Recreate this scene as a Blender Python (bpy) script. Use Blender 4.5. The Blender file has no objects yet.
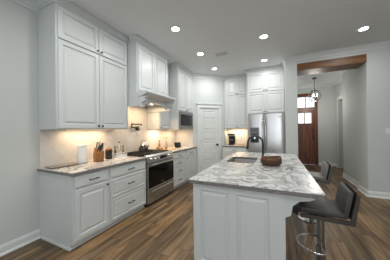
import bpy, bmesh, math, random
from mathutils import Vector, Matrix
R = math.radians; PI = math.pi
random.seed(7)
S = bpy.context.scene
COL = S.collection

# ------------------------------------------------------------------ camera
CAM_H = 1.385
def camera():
    yaw, pitch, roll = R(24.71), R(.08), R(-.74)
    f = Vector((-math.sin(yaw)*math.cos(pitch), math.cos(yaw)*math.cos(pitch), math.sin(pitch)))
    r = Vector((math.cos(yaw), math.sin(yaw), 0)); u = r.cross(f)
    c, s = math.cos(roll), math.sin(roll)
    r2 = c*r + s*u; u2 = -s*r + c*u
    m = Matrix(((r2.x, u2.x, -f.x, 0), (r2.y, u2.y, -f.y, 0), (r2.z, u2.z, -f.z, CAM_H), (0, 0, 0, 1)))
    cd = bpy.data.cameras.new('camera'); cd.lens = 177/390*36; cd.sensor_width = 36; cd.clip_start = .05
    co = bpy.data.objects.new('camera', cd); COL.objects.link(co); co.matrix_world = m
    S.camera = co
camera()

# ------------------------------------------------------------------ world, lights, exposure
S.view_settings.view_transform = 'Standard'; S.view_settings.look = 'None'
S.view_settings.exposure = 0.0; S.view_settings.gamma = 1; S.view_settings.use_curve_mapping = False
w = bpy.data.worlds.new('World'); S.world = w; w.use_nodes = True
w.node_tree.nodes['Background'].inputs[0].default_value = (.86, .93, 1, 1)
w.node_tree.nodes['Background'].inputs[1].default_value = 1.6

def area(name, loc, rot, sx, sy, power, color=(1, 1, 1), shape='RECTANGLE', spread=None):
    l = bpy.data.lights.new(name, 'AREA'); l.shape = shape; l.size = sx; l.size_y = sy
    l.energy = power; l.color = color
    if spread: l.spread = spread
    o = bpy.data.objects.new(name, l); COL.objects.link(o); o.location = loc; o.rotation_euler = rot
    return o
REAR_Y, RIGHT_X, LEFT_X, CEIL = -3.6, 4.4, -2.85, 3.07
# fill lamps, added at made-up windows in the unseen rear and right walls
WIN_REAR = [(-1.9, -.5), (0.1, 1.5), (2.1, 3.5)]
for (a, b), pw_ in zip(WIN_REAR, (10, 34, 14)):
    area('window_daylight', ((a+b)/2, REAR_Y-.02, 1.55), (R(90), 0, 0), b-a-.1, 1.7, pw_, (.93, .97, 1))
area('window_daylight', (RIGHT_X+.02, .6, 1.55), (0, R(90), 0), 1.7, 2.1, 2.5, (.93, .97, 1))
DOWN = [(-1.50, 2.54), (-.19, 3.45), (-1.51, 3.61), (-1.53, 4.66), (-.25, 4.64), (1.365, 3.93), (-.19, 1.9), (-1.49, 1.48), (1.345, 1.6), (-1.49, .4), (-.19, -.4), (1.345, -.6)]
DOWN_POWER = 8.6
WARM = (1, .72, .44)

# ------------------------------------------------------------------ materials
def nt(name):
    m = bpy.data.materials.new(name); m.use_nodes = True
    t = m.node_tree; return m, t, t.nodes['Principled BSDF']
def mat(name, col, rough=.5, metal=0, spec=.5, bump=0, bscale=60, var=0, vscale=4, coat=0):
    m, t, b = nt(name); N = t.nodes; L = t.links
    b.inputs['Base Color'].default_value = (*col, 1); b.inputs['Roughness'].default_value = rough
    b.inputs['Metallic'].default_value = metal; b.inputs['Specular IOR Level'].default_value = spec
    b.inputs['Coat Weight'].default_value = coat
    tc = N.new('ShaderNodeTexCoord')
    n = N.new('ShaderNodeTexNoise'); n.inputs['Scale'].default_value = vscale; n.inputs['Detail'].default_value = 3
    L.new(tc.outputs['Object'], n.inputs['Vector'])
    cr = N.new('ShaderNodeValToRGB'); v = max(var, .015)
    cr.color_ramp.elements[0].color = (*[c*(1-v) for c in col], 1); cr.color_ramp.elements[1].color = (*[min(1, c*(1+v)) for c in col], 1)
    L.new(n.outputs['Fac'], cr.inputs['Fac']); L.new(cr.outputs['Color'], b.inputs['Base Color'])
    if bump:
        n2 = N.new('ShaderNodeTexNoise'); n2.inputs['Scale'].default_value = bscale
        L.new(tc.outputs['Object'], n2.inputs['Vector'])
        bp = N.new('ShaderNodeBump'); bp.inputs['Strength'].default_value = bump; bp.inputs['Distance'].default_value = .002
        L.new(n2.outputs['Fac'], bp.inputs['Height']); L.new(bp.outputs['Normal'], b.inputs['Normal'])
    return m
def ramp(N, stops, interp='LINEAR'):
    cr = N.new('ShaderNodeValToRGB'); e = cr.color_ramp; e.interpolation = interp
    while len(e.elements) < len(stops): e.elements.new(.5)
    for el, (p, c) in zip(e.elements, stops): el.position = p; el.color = (*c, 1)
    return cr
def mth(t, op, a, b=None):
    n = t.nodes.new('ShaderNodeMath'); n.operation = op
    for i, v in enumerate((a, b)):
        if v is None: continue
        if isinstance(v, (int, float)): n.inputs[i].default_value = v
        else: t.links.new(v, n.inputs[i])
    return n.outputs[0]
def mix(t, fac, a, b, mode='MIX'):
    n = t.nodes.new('ShaderNodeMix'); n.data_type = 'RGBA'; n.blend_type = mode
    for k, v in ((0, fac), (6, a), (7, b)):
        if isinstance(v, (int, float)): n.inputs[k].default_value = v
        elif isinstance(v, tuple): n.inputs[k].default_value = (*v, 1)
        else: t.links.new(v, n.inputs[k])
    return n.outputs[2]

def floor_mat():
    m, t, b = nt('wood plank floor'); N = t.nodes; L = t.links
    tc = N.new('ShaderNodeTexCoord'); sp = N.new('ShaderNodeSeparateXYZ'); L.new(tc.outputs['Object'], sp.inputs[0])
    PW, PL = .18, 1.22
    row = mth(t, 'FLOOR', mth(t, 'DIVIDE', sp.outputs['X'], PW))
    wn = N.new('ShaderNodeTexWhiteNoise'); wn.noise_dimensions = '1D'; L.new(row, wn.inputs['W'])
    yy = mth(t, 'ADD', sp.outputs['Y'], mth(t, 'MULTIPLY', wn.outputs['Value'], PL))
    coln = mth(t, 'FLOOR', mth(t, 'DIVIDE', yy, PL))
    cb = N.new('ShaderNodeCombineXYZ'); L.new(row, cb.inputs[0]); L.new(coln, cb.inputs[1])
    w2 = N.new('ShaderNodeTexWhiteNoise'); w2.noise_dimensions = '2D'; L.new(cb.outputs[0], w2.inputs['Vector'])
    # grain stretched along the plank
    off = N.new('ShaderNodeVectorMath'); off.operation = 'SCALE'; L.new(w2.outputs['Color'], off.inputs[0]); off.inputs['Scale'].default_value = 13
    ad = N.new('ShaderNodeVectorMath'); ad.operation = 'ADD'; L.new(tc.outputs['Object'], ad.inputs[0]); L.new(off.outputs[0], ad.inputs[1])
    mp = N.new('ShaderNodeMapping'); mp.inputs['Scale'].default_value = (9, .75, 1); L.new(ad.outputs[0], mp.inputs[0])
    n1 = N.new('ShaderNodeTexNoise'); n1.inputs['Scale'].default_value = 1.3; n1.inputs['Detail'].default_value = 6; n1.inputs['Roughness'].default_value = .6; n1.inputs['Distortion'].default_value = .6
    L.new(mp.outputs[0], n1.inputs['Vector'])
    cr = ramp(N, [(.28, (.036, .022, .010)), (.44, (.112, .069, .033)), (.58, (.235, .153, .08)), (.73, (.39, .285, .165))])
    L.new(n1.outputs['Fac'], cr.inputs['Fac'])
    tone = ramp(N, [(0, (.60, .60, .62)), (.4, (.88, .86, .84)), (.75, (1.06, 1.0, .93)), (1, (1.3, 1.2, 1.08))]); L.new(w2.outputs['Value'], tone.inputs['Fac'])
    c = mix(t, 1.0, cr.outputs['Color'], tone.outputs['Color'], 'MULTIPLY')
    fx = mth(t, 'FRACT', mth(t, 'DIVIDE', sp.outputs['X'], PW)); fy = mth(t, 'FRACT', mth(t, 'DIVIDE', yy, PL))
    gap = mth(t, 'MAXIMUM', mth(t, 'LESS_THAN', fx, .018), mth(t, 'LESS_THAN', fy, .004))
    c = mix(t, gap, c, (.03, .018, .01))
    L.new(c, b.inputs['Base Color']); b.inputs['Roughness'].default_value = .36
    rr = ramp(N, [(.3, (.5, .5, .5)), (.7, (.3, .3, .3))]); L.new(n1.outputs['Fac'], rr.inputs['Fac']); L.new(rr.outputs['Color'], b.inputs['Roughness'])
    bp = N.new('ShaderNodeBump'); bp.inputs['Strength'].default_value = .25; bp.inputs['Distance'].default_value = .002
    L.new(n1.outputs['Fac'], bp.inputs['Height']); L.new(bp.outputs['Normal'], b.inputs['Normal'])
    return m
def granite(name, rotz, sc, light, mid, dark, seed=0, contrast=1.0):
    m, t, b = nt(name); N = t.nodes; L = t.links
    tc = N.new('ShaderNodeTexCoord'); mp = N.new('ShaderNodeMapping'); mp.inputs['Rotation'].default_value = (0, 0, rotz); mp.inputs['Location'].default_value = (seed, seed*.7, 0)
    L.new(tc.outputs['Object'], mp.inputs[0])
    def warp(src, scale, amt, det=2):
        n = N.new('ShaderNodeTexNoise'); n.inputs['Scale'].default_value = scale; n.inputs['Detail'].default_value = det; L.new(src, n.inputs['Vector'])
        sb = N.new('ShaderNodeVectorMath'); sb.operation = 'SUBTRACT'; L.new(n.outputs['Color'], sb.inputs[0]); sb.inputs[1].default_value = (.5, .5, .5)
        s_ = N.new('ShaderNodeVectorMath'); s_.operation = 'SCALE'; L.new(sb.outputs[0], s_.inputs[0]); s_.inputs['Scale'].default_value = amt
        ad = N.new('ShaderNodeVectorMath'); ad.operation = 'ADD'; L.new(src, ad.inputs[0]); L.new(s_.outputs[0], ad.inputs[1]); return ad.outputs[0]
    p = warp(warp(mp.outputs[0], 1.6*sc, 1.0), 6*sc, .10, 3)
    m2 = N.new('ShaderNodeMapping'); m2.inputs['Scale'].default_value = (1, .38, 1); L.new(p, m2.inputs[0])
    def bands(scale, lo, hi, off):
        n = N.new('ShaderNodeTexNoise'); n.inputs['Scale'].default_value = 1.1*sc; n.inputs['Detail'].default_value = 1.5
        o = N.new('ShaderNodeVectorMath'); o.operation = 'ADD'; o.inputs[1].default_value = (off, off, 0); L.new(m2.outputs[0], o.inputs[0]); L.new(o.outputs[0], n.inputs['Vector'])
        f = mth(t, 'FRACT', mth(t, 'MULTIPLY', n.outputs['Fac'], scale))
        tri = mth(t, 'ABSOLUTE', mth(t, 'SUBTRACT', mth(t, 'MULTIPLY', f, 2.0), 1.0))
        mr = N.new('ShaderNodeMapRange'); mr.interpolation_type = 'SMOOTHSTEP'; mr.inputs[1].default_value = lo; mr.inputs[2].default_value = hi; L.new(tri, mr.inputs[0]); return mr.outputs[0]
    patch = N.new('ShaderNodeTexNoise'); patch.inputs['Scale'].default_value = 2.2*sc; patch.inputs['Detail'].default_value = 2; L.new(mp.outputs[0], patch.inputs['Vector'])
    pr = ramp(N, [(.36, (.15, .15, .15)), (.62, (1, 1, 1))]); L.new(patch.outputs['Fac'], pr.inputs['Fac'])
    c = mix(t, mth(t, 'MULTIPLY', bands(9.0, .25, .95, 0), .62), light, mid)
    c = mix(t, mth(t, 'MULTIPLY', mth(t, 'MULTIPLY', bands(13.0, .70, 1.0, 0), pr.outputs['Color']), .85*contrast), c, dark)
    c = mix(t, mth(t, 'MULTIPLY', bands(6.0, .86, 1.0, 4.3), .55*contrast), c, dark)
    fine = N.new('ShaderNodeTexNoise'); fine.inputs['Scale'].default_value = 45*sc; fine.inputs['Detail'].default_value = 3; L.new(mp.outputs[0], fine.inputs['Vector'])
    fr = ramp(N, [(.3, (.80, .79, .78)), (.6, (1.05, 1.05, 1.05))]); L.new(fine.outputs['Fac'], fr.inputs['Fac'])
    c = mix(t, 1.0, c, fr.outputs['Color'], 'MULTIPLY')
    L.new(c, b.inputs['Base Color']); b.inputs['Roughness'].default_value = .27; b.inputs['Specular IOR Level'].default_value = .4
    return m
def wood(name, a, b_, c_, axis='x', rough=.45, sc=1):
    m, t, b = nt(name); N = t.nodes; L = t.links
    tc = N.new('ShaderNodeTexCoord'); mp = N.new('ShaderNodeMapping')
    s = {'x': (1.2, 16, 16), 'y': (16, 1.2, 16), 'z': (16, 16, 1.2)}[axis]; mp.inputs['Scale'].default_value = tuple(q*sc for q in s)
    L.new(tc.outputs['Object'], mp.inputs[0])
    n = N.new('ShaderNodeTexNoise'); n.inputs['Scale'].default_value = 1.2; n.inputs['Detail'].default_value = 5; n.inputs['Distortion'].default_value = .8; L.new(mp.outputs[0], n.inputs['Vector'])
    cr = ramp(N, [(.3, a), (.5, b_), (.7, c_)]); L.new(n.outputs['Fac'], cr.inputs['Fac']); L.new(cr.outputs['Color'], b.inputs['Base Color'])
    b.inputs['Roughness'].default_value = rough
    bp = N.new('ShaderNodeBump'); bp.inputs['Strength'].default_value = .3; bp.inputs['Distance'].default_value = .002
    L.new(n.outputs['Fac'], bp.inputs['Height']); L.new(bp.outputs['Normal'], b.inputs['Normal'])
    return m
def tile_mat():
    # pale marble tile laid in a herringbone-like diagonal
    m, t, b = nt('pale marble tile'); N = t.nodes; L = t.links
    tc = N.new('ShaderNodeTexCoord'); sp = N.new('ShaderNodeSeparateXYZ'); L.new(tc.outputs['Object'], sp.inputs[0])
    h = mth(t, 'ADD', sp.outputs['Y'], sp.outputs['X'])
    cb = N.new('ShaderNodeCombineXYZ'); L.new(h, cb.inputs[0]); L.new(sp.outputs['Z'], cb.inputs[1])
    mp = N.new('ShaderNodeMapping'); mp.inputs['Rotation'].default_value = (0, 0, R(45)); L.new(cb.outputs[0], mp.inputs[0])
    br = N.new('ShaderNodeTexBrick'); br.inputs['Scale'].default_value = 1; br.inputs['Brick Width'].default_value = .3; br.inputs['Row Height'].default_value = .1
    br.inputs['Mortar Size'].default_value = .0025; br.inputs['Color1'].default_value = (.60, .59, .57, 1); br.inputs['Color2'].default_value = (.565, .555, .54, 1)
    br.inputs['Mortar'].default_value = (.50, .49, .475, 1); L.new(mp.outputs[0], br.inputs['Vector'])
    n = N.new('ShaderNodeTexNoise'); n.inputs['Scale'].default_value = 7; n.inputs['Detail'].default_value = 6; n.inputs['Distortion'].default_value = 1.5; L.new(cb.outputs[0], n.inputs['Vector'])
    cr = ramp(N, [(.35, (.94, .94, .94)), (.6, (1, 1, 1))]); L.new(n.outputs['Fac'], cr.inputs['Fac'])
    L.new(mix(t, 1.0, br.outputs['Color'], cr.outputs['Color'], 'MULTIPLY'), b.inputs['Base Color'])
    b.inputs['Roughness'].default_value = .3
    return m
def steel_mat(name, col, rough=.28, axis='z'):
    m, t, b = nt(name); N = t.nodes; L = t.links
    b.inputs['Base Color'].default_value = (*col, 1); b.inputs['Metallic'].default_value = 1
    tc = N.new('ShaderNodeTexCoord'); mp = N.new('ShaderNodeMapping'); mp.inputs['Scale'].default_value = (60, 60, 1) if axis == 'z' else (3, 3, 220)
    L.new(tc.outputs['Object'], mp.inputs[0]); n = N.new('ShaderNodeTexNoise'); n.inputs['Scale'].default_value = 1; L.new(mp.outputs[0], n.inputs['Vector'])
    cr = ramp(N, [(.3, (rough*1.05,)*3), (.7, (rough*1.1,)*3)]); L.new(n.outputs['Fac'], cr.inputs['Fac']); L.new(cr.outputs['Color'], b.inputs['Roughness'])
    return m
def emis(name, col, st):
    m, t, b = nt(name); b.inputs['Base Color'].default_value = (*col, 1); b.inputs['Emission Color'].default_value = (*col, 1); b.inputs['Emission Strength'].default_value = st
    return m
def glass_mat(name, col=(1, 1, 1), rough=0.0):
    m, t, b = nt(name); b.inputs['Base Color'].default_value = (*col, 1); b.inputs['Roughness'].default_value = rough
    b.inputs['Transmission Weight'].default_value = 1; b.inputs['IOR'].default_value = 1.45
    return m
M = {}
M['wall'] = mat('grey wall paint', (.53, .56, .55), .75, bump=.1, bscale=150)
M['ceiling'] = mat('ceiling paint', (.72, .75, .76), .9, bump=.15, bscale=90)
M['white'] = mat('white trim paint', (.64, .67, .665), .38)
M['cab'] = mat('white cabinet paint', (.565, .595, .598), .35)
M['floor'] = floor_mat()
M['island_stone'] = granite('island granite', R(-12), 1.8, (.54, .55, .545), (.20, .197, .193), (.06, .055, .05), 3.1)
M['counter_stone'] = granite('counter granite', R(6), 1.25, (.60, .585, .56), (.34, .32, .30), (.05, .04, .036), 9.4, 1.1)
M['stone_edge'] = granite('rough granite edge', R(20), 7, (.24, .235, .23), (.10, .095, .09), (.025, .022, .02), 2.2, 1.1)  # darker, finer-grained granite for the slab side faces
M['tile'] = tile_mat()
M['steel'] = steel_mat('brushed stainless', (.50, .50, .50), .27)
M['steel_h'] = steel_mat('brushed stainless across', (.48, .475, .46), .25, 'x')
M['post'] = mat('polished post metal', (.30, .295, .285), .2, 1)
M['steel_m'] = mat('darker brushed steel', (.30, .295, .285), .33, 1)
M['sink_steel'] = mat('satin sink steel', (.62, .61, .60), .34, 1)
M['chrome'] = mat('chrome', (.62, .62, .62), .12, 1)
M['gunmetal'] = mat('polished gunmetal', (.10, .098, .095), .25, 1)
M['dark_steel'] = mat('dark steel', (.12, .115, .11), .25, 1)
M['black'] = mat('matte black metal', (.012, .012, .013), .38)
M['iron'] = mat('cast iron', (.018, .018, .019), .55)
M['black_glass'] = mat('black oven glass', (.004, .004, .005), .1, spec=.3)
M['black_plastic'] = mat('black plastic', (.015, .015, .016), .3)
M['beam'] = wood('stained beam wood', (.06, .022, .006), (.17, .07, .02), (.27, .125, .04), 'x', .46)
M['door_wood'] = wood('mahogany door wood', (.06, .014, .004), (.14, .036, .011), (.20, .058, .018), 'z', .38)
M['block_wood'] = wood('orange block wood', (.17, .065, .015), (.28, .11, .028), (.38, .17, .05), 'z', .5, 2)
M['board_wood'] = wood('pale board wood', (.36, .21, .1), (.5, .31, .16), (.6, .4, .22), 'x', .55, 2)
M['basket_wood'] = wood('brown basket wood', (.04, .015, .006), (.12, .05, .02), (.22, .105, .045), 'x', .6, 3)
M['basket_dark'] = mat('dark basket inside', (.045, .022, .012), .8, var=.3, vscale=30)
M['leather'] = mat('charcoal leather', (.050, .048, .046), .52, bump=.3, bscale=220)
M['leather_light'] = mat('worn grey leather', (.15, .148, .145), .45, bump=.3, bscale=220)
M['paper'] = mat('white paper', (.75, .75, .74), .9, bump=.4, bscale=90)
M['slate'] = mat('grey stone board', (.20, .175, .155), .35, var=.45, vscale=14)
M['slate_dark'] = mat('dark stone board edge', (.05, .045, .042), .5, var=.2)
M['plastic_white'] = mat('white plastic', (.72, .72, .70), .4)
M['glass'] = glass_mat('clear glass')
M['amber'] = mat('amber oil', (.30, .16, .04), .15)
M['olive'] = mat('green glass bottle', (.09, .10, .04), .12)
M['bulb'] = emis('lamp diffuser', (1, .97, .92), 14)
M['bulb_pend'] = emis('pendant bulb', (1, .93, .82), 14)
M['strip'] = emis('under cabinet strip', WARM, 1.5)
M['screen'] = mat('black screen', (.01, .01, .012), .1)
M['vent'] = mat('dark vent gap', (.03, .03, .03), .8)
M['flower'] = mat('dried flower', (.55, .42, .22), .9, var=.2, vscale=40)
M['rubber'] = mat('dark shadow gap', (.02, .02, .02), .8)  # plain dark matte colour of the range toe panel

# ------------------------------------------------------------------ mesh helpers
def box(bm, x0, x1, y0, y1, z0, z1, bev=0, mi=0):
    vs = [bm.verts.new((x, y, z)) for x in (x0, x1) for y in (y0, y1) for z in (z0, z1)]
    fs = [(0, 1, 3, 2), (4, 6, 7, 5), (0, 4, 5, 1), (2, 3, 7, 6), (0, 2, 6, 4), (1, 5, 7, 3)]
    F = [bm.faces.new([vs[i] for i in f]) for f in fs]
    for f in F: f.material_index = mi
    if bev:
        es = set(e for f in F for e in f.edges)
        bmesh.ops.bevel(bm, geom=list(es), offset=bev, segments=2, affect='EDGES', profile=.5)
    return bm
def B(x0, x1, y0, y1, z0, z1, bev=0): return box(bmesh.new(), x0, x1, y0, y1, z0, z1, bev)
def obox(bm, c, ax, sx, sy, sz, bev=0):
    """box centred at c, ax = 3x3 rotation Matrix"""
    b2 = bmesh.new(); box(b2, -sx/2, sx/2, -sy/2, sy/2, -sz/2, sz/2, bev)
    bmesh.ops.transform(b2, matrix=Matrix.Translation(c) @ ax.to_4x4(), verts=b2.verts)
    merge(bm, b2); return bm
def merge(bm, b2, mi=None):
    me = bpy.data.meshes.new('tmp'); b2.to_mesh(me); b2.free(); bm.from_mesh(me); bpy.data.meshes.remove(me)
def lathe(bm, prof, c=(0, 0, 0), seg=24, mtx=None, cap=True):
    b2 = bmesh.new(); rings = []
    for r, z in prof:
        rings.append([b2.verts.new((r*math.cos(2*PI*i/seg), r*math.sin(2*PI*i/seg), z)) for i in range(seg)])
    for a, b in zip(rings, rings[1:]):
        for i in range(seg): b2.faces.new((a[i], a[(i+1) % seg], b[(i+1) % seg], b[i]))
    if cap:
        b2.faces.new(rings[0][::-1]); b2.faces.new(rings[-1])
    T = Matrix.Translation(c)
    if mtx: T = T @ mtx
    bmesh.ops.transform(b2, matrix=T, verts=b2.verts); merge(bm, b2); return bm
def tube(bm, pts, r, seg=10, closed=False):
    pts = [Vector(p) for p in pts]; n = len(pts); b2 = bmesh.new(); rings = []
    rr = r if isinstance(r, (list, tuple)) else [r]*n
    prev = None
    for i, p in enumerate(pts):
        if closed: t = pts[(i+1) % n]-pts[i-1]
        else: t = pts[min(i+1, n-1)]-pts[max(i-1, 0)]
        t.normalize()
        if prev is None:
            up = Vector((0, 0, 1)) if abs(t.z) < .9 else Vector((1, 0, 0)); a = t.cross(up).normalized()
        else:
            a = (prev - t*prev.dot(t)).normalized()
        prev = a; b = t.cross(a)
        rings.append([b2.verts.new(p + (a*math.cos(2*PI*k/seg)+b*math.sin(2*PI*k/seg))*rr[i]) for k in range(seg)])
    m = n if closed else n-1
    for i in range(m):
        A, Bq = rings[i], rings[(i+1) % n]
        for k in range(seg): b2.faces.new((A[k], A[(k+1) % seg], Bq[(k+1) % seg], Bq[k]))
    if not closed: b2.faces.new(rings[0][::-1]); b2.faces.new(rings[-1])
    merge(bm, b2); return bm
def prism(bm, poly, axis, a, b):
    """extrude 2D polygon; axis 'x' poly=(y,z); 'y' poly=(x,z); 'z' poly=(x,y)"""
    def P(u, v, w): return {'x': (w, u, v), 'y': (u, w, v), 'z': (u, v, w)}[axis]
    A = [bm.verts.new(P(u, v, a)) for u, v in poly]; Bv = [bm.verts.new(P(u, v, b)) for u, v in poly]; n = len(poly)
    bm.faces.new(A[::-1]); bm.faces.new(Bv)
    for i in range(n): bm.faces.new((A[i], A[(i+1) % n], Bv[(i+1) % n], Bv[i]))
    return bm
def molding(bm, path, prof, closed=False):
    """sweep prof [(out,z)] along 2D path; out = to the right of travel"""
    n = len(path); P = [Vector(p) for p in path]; rings = []
    for i in range(n):
        dirs = []
        if i > 0 or closed: dirs.append((P[i]-P[i-1]).normalized())
        if i < n-1 or closed: dirs.append((P[(i+1) % n]-P[i]).normalized())
        nr = [Vector((d.y, -d.x)) for d in dirs]
        if len(nr) == 2:
            mvec = (nr[0]+nr[1]); mvec = mvec/max(.2, (1+nr[0].dot(nr[1])))
        else: mvec = nr[0]
        rings.append([bm.verts.new((P[i].x+mvec.x*o, P[i].y+mvec.y*o, z)) for o, z in prof])
    k = len(prof)
    for i in range(n if closed else n-1):
        A, Bq = rings[i], rings[(i+1) % n]
        for j in range(k): bm.faces.new((A[j], A[(j+1) % k], Bq[(j+1) % k], Bq[j]))
    if not closed: bm.faces.new(rings[0]); bm.faces.new(rings[-1][::-1])
    return bm
def panel(bm, x0, x1, z0, z1, rings, yb=0.0):
    """nested rectangles: rings [(inset, y)], back at yb, front toward -y"""
    loops = []
    for ins, y in [(0, yb)]+rings:
        loops.append([bm.verts.new((x, y, z)) for x, z in ((x0+ins, z0+ins), (x1-ins, z0+ins), (x1-ins, z1-ins), (x0+ins, z1-ins))])
    for a, b in zip(loops, loops[1:]):
        for i in range(4): bm.faces.new((a[i], a[(i+1) % 4], b[(i+1) % 4], b[i]))
    bm.faces.new(loops[0][::-1]); bm.faces.new(loops[-1])
    return bm
def raised(fr=.052):
    return [(0, -.016), (.004, -.020), (fr, -.020), (fr+.007, -.0055), (fr+.016, -.0055), (fr+.040, -.0185)]
def raised_s(fr=.026): return [(0, -.016), (.004, -.020), (fr, -.020), (fr+.006, -.006), (fr+.012, -.006), (fr+.026, -.018)]
def flat_front(): return [(0, -.013), (.006, -.016), (.016, -.020)]

def obj(name, bm, m, parent=None, smooth=False, auto=True):
    bmesh.ops.remove_doubles(bm, verts=bm.verts, dist=1e-6)
    bmesh.ops.recalc_face_normals(bm, faces=bm.faces)
    me = bpy.data.meshes.new(name); bm.to_mesh(me); bm.free()
    if smooth:
        for p in me.polygons: p.use_smooth = True
        try: me.set_sharp_from_angle(angle=R(38))
        except Exception: pass
    ms = m if isinstance(m, (list, tuple)) else [m]
    for q in ms: me.materials.append(q)
    o = bpy.data.objects.new(name, me); COL.objects.link(o)
    if parent: o.parent = parent
    return o
def thing(name, label, cat, loc=(0, 0, 0), rotz=0, group=None):
    o = bpy.data.objects.new(name, None); COL.objects.link(o); o.empty_display_size = .1
    o.location = loc; o.rotation_euler = (0, 0, rotz); o['label'] = label; o['category'] = cat
    if group: o['group'] = group
    return o
def tag(o, label, cat, group=None):
    o['label'] = label; o['category'] = cat
    if group: o['group'] = group
    return o
def struct(name, bm, m, parent=None, smooth=False):
    o = obj(name, bm, m, parent, smooth)
    if parent is None: o['kind'] = 'structure'
    return o
def sthing(name, loc=(0, 0, 0), rotz=0):
    o = bpy.data.objects.new(name, None); COL.objects.link(o); o.location = loc; o.rotation_euler = (0, 0, rotz); o['kind'] = 'structure'
    return o
def dup(root, loc, rotz, label, group=None):
    r = root.copy(); COL.objects.link(r); r.location = loc; r.rotation_euler = (0, 0, rotz); r['label'] = label
    if group: r['group'] = group
    for ch in list(root.children):
        c = ch.copy(); COL.objects.link(c); c.parent = r
        for g in list(ch.children):
            d = g.copy(); COL.objects.link(d); d.parent = c
    return r

# ------------------------------------------------------------------ room shell
struct('floor', B(LEFT_X-.12, RIGHT_X+.12, REAR_Y-.12, 8.30, -.06, 0), M['floor'])
struct('ceiling', B(LEFT_X-.12, RIGHT_X+.12, REAR_Y-.12, 8.30, CEIL, CEIL+.08), M['ceiling'])
struct('wall_left', B(LEFT_X-.12, LEFT_X, REAR_Y-.12, 4.74, 0, CEIL), M['wall'])
# unseen rear wall, its three window openings added for the lighting
bm = bmesh.new()
edges = [LEFT_X-.12] + [v for a, b in WIN_REAR for v in (a, b)] + [RIGHT_X+.12]
for i in range(0, len(edges), 2): box(bm, edges[i], edges[i+1], REAR_Y-.12, REAR_Y, 0, CEIL)
for a, b in WIN_REAR: box(bm, a, b, REAR_Y-.12, REAR_Y, 0, .65); box(bm, a, b, REAR_Y-.12, REAR_Y, 2.45, CEIL)
struct('wall_rear', bm, M['wall'])
bm = bmesh.new()
box(bm, RIGHT_X, RIGHT_X+.12, REAR_Y, -.5, 0, CEIL); box(bm, RIGHT_X, RIGHT_X+.12, 1.7, 4.71, 0, CEIL)
box(bm, RIGHT_X, RIGHT_X+.12, -.5, 1.7, 0, .65); box(bm, RIGHT_X, RIGHT_X+.12, -.5, 1.7, 2.45, CEIL)  # unseen opening added for the right-hand fill lamp
struct('wall_right', bm, M['wall'])
def winframe(n, a, b, along):  # frames for the unseen windows added with the fill lamps
    bm = bmesh.new()
    for p, q, z0, z1 in ((a, a+.06, .65, 2.45), (b-.06, b, .65, 2.45), (a+.06, b-.06, .65, .72), (a+.06, b-.06, 2.38, 2.45), (a+.06, b-.06, 1.52, 1.56)):
        if along == 'x': box(bm, p, q, REAR_Y-.09, REAR_Y-.04, z0, z1)
        else: box(bm, RIGHT_X+.04, RIGHT_X+.09, p, q, z0, z1)
    struct('window_%d' % n, bm, M['white'])
for i, (a, b) in enumerate(WIN_REAR): winframe(i+1, a, b, 'x')
winframe(4, -.5, 1.7, 'y')
# end wall of the counter run, angled pantry wall, niche side wall, back wall
struct('wall_counter_end', B(LEFT_X-.12, -2.24, 4.74, 4.84, 0, CEIL), M['wall'])
PD = math.hypot(.74, .74)      # angled pantry wall: local x from (-2.24,4.74) toward (-1.5,5.48)
pw = sthing('wall_pantry', (-2.24, 4.74, 0), R(45))
DX0, DX1, DH = .215, .845, 2.06
bm = bmesh.new(); box(bm, 0, DX0, 0, .1, 0, CEIL); box(bm, DX1, PD, 0, .1, 0, CEIL); box(bm, DX0, DX1, 0, .1, DH, CEIL)
obj('wall_face', bm, M['wall'], pw)
struct('wall_niche', B(-1.6, -1.5, 5.48, 5.97, 0, CEIL), M['wall'])
struct('wall_back', B(-1.5, .44, 5.87, 5.97, 0, CEIL), M['wall'])
# header wall with the opening to the hall
YH0, YH1 = 4.713, 5.137
struct('wall_header', (lambda bm: (box(bm, .205, .45, YH0, YH1, 0, CEIL), box(bm, .45, 1.674, YH0, YH1, 2.885, CEIL), box(bm, 1.674, RIGHT_X+.12, YH0, YH1, 0, CEIL), bm)[-1])(bmesh.new()), M['wall'])
# hall
struct('wall_hall_left', B(.33, .45, YH1, 8.07, 0, CEIL), M['wall'])
struct('wall_hall_right', (lambda bm: (box(bm, 1.735, 1.85, YH1, 6.4, 0, CEIL), box(bm, 1.85, 2.1, 6.3, 6.4, 0, CEIL), bm)[-1])(bmesh.new()), M['wall'])
HX = 1.98
bm = bmesh.new(); box(bm, HX, HX+.12, 6.4, 7.05, 0, CEIL); box(bm, HX, HX+.12, 7.72, 8.07, 0, CEIL); box(bm, HX, HX+.12, 7.05, 7.72, 2.36, CEIL)
struct('wall_hall_far', bm, M['wall'])
bm = bmesh.new(); box(bm, 3.0, 3.1, 6.4, 8.07, 0, CEIL); box(bm, 2.1, 3.1, 6.3, 6.4, 0, CEIL)
struct('wall_side_room', bm, M['wall'])
DL, DR = .385, 1.395   # front door rough opening
bm = bmesh.new(); box(bm, .33, DL, 8.07, 8.2, 0, CEIL); box(bm, DR, 3.1, 8.07, 8.2, 0, CEIL); box(bm, DL, DR, 8.07, 8.2, 2.68, CEIL)
struct('wall_entry', bm, M['wall'])

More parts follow.
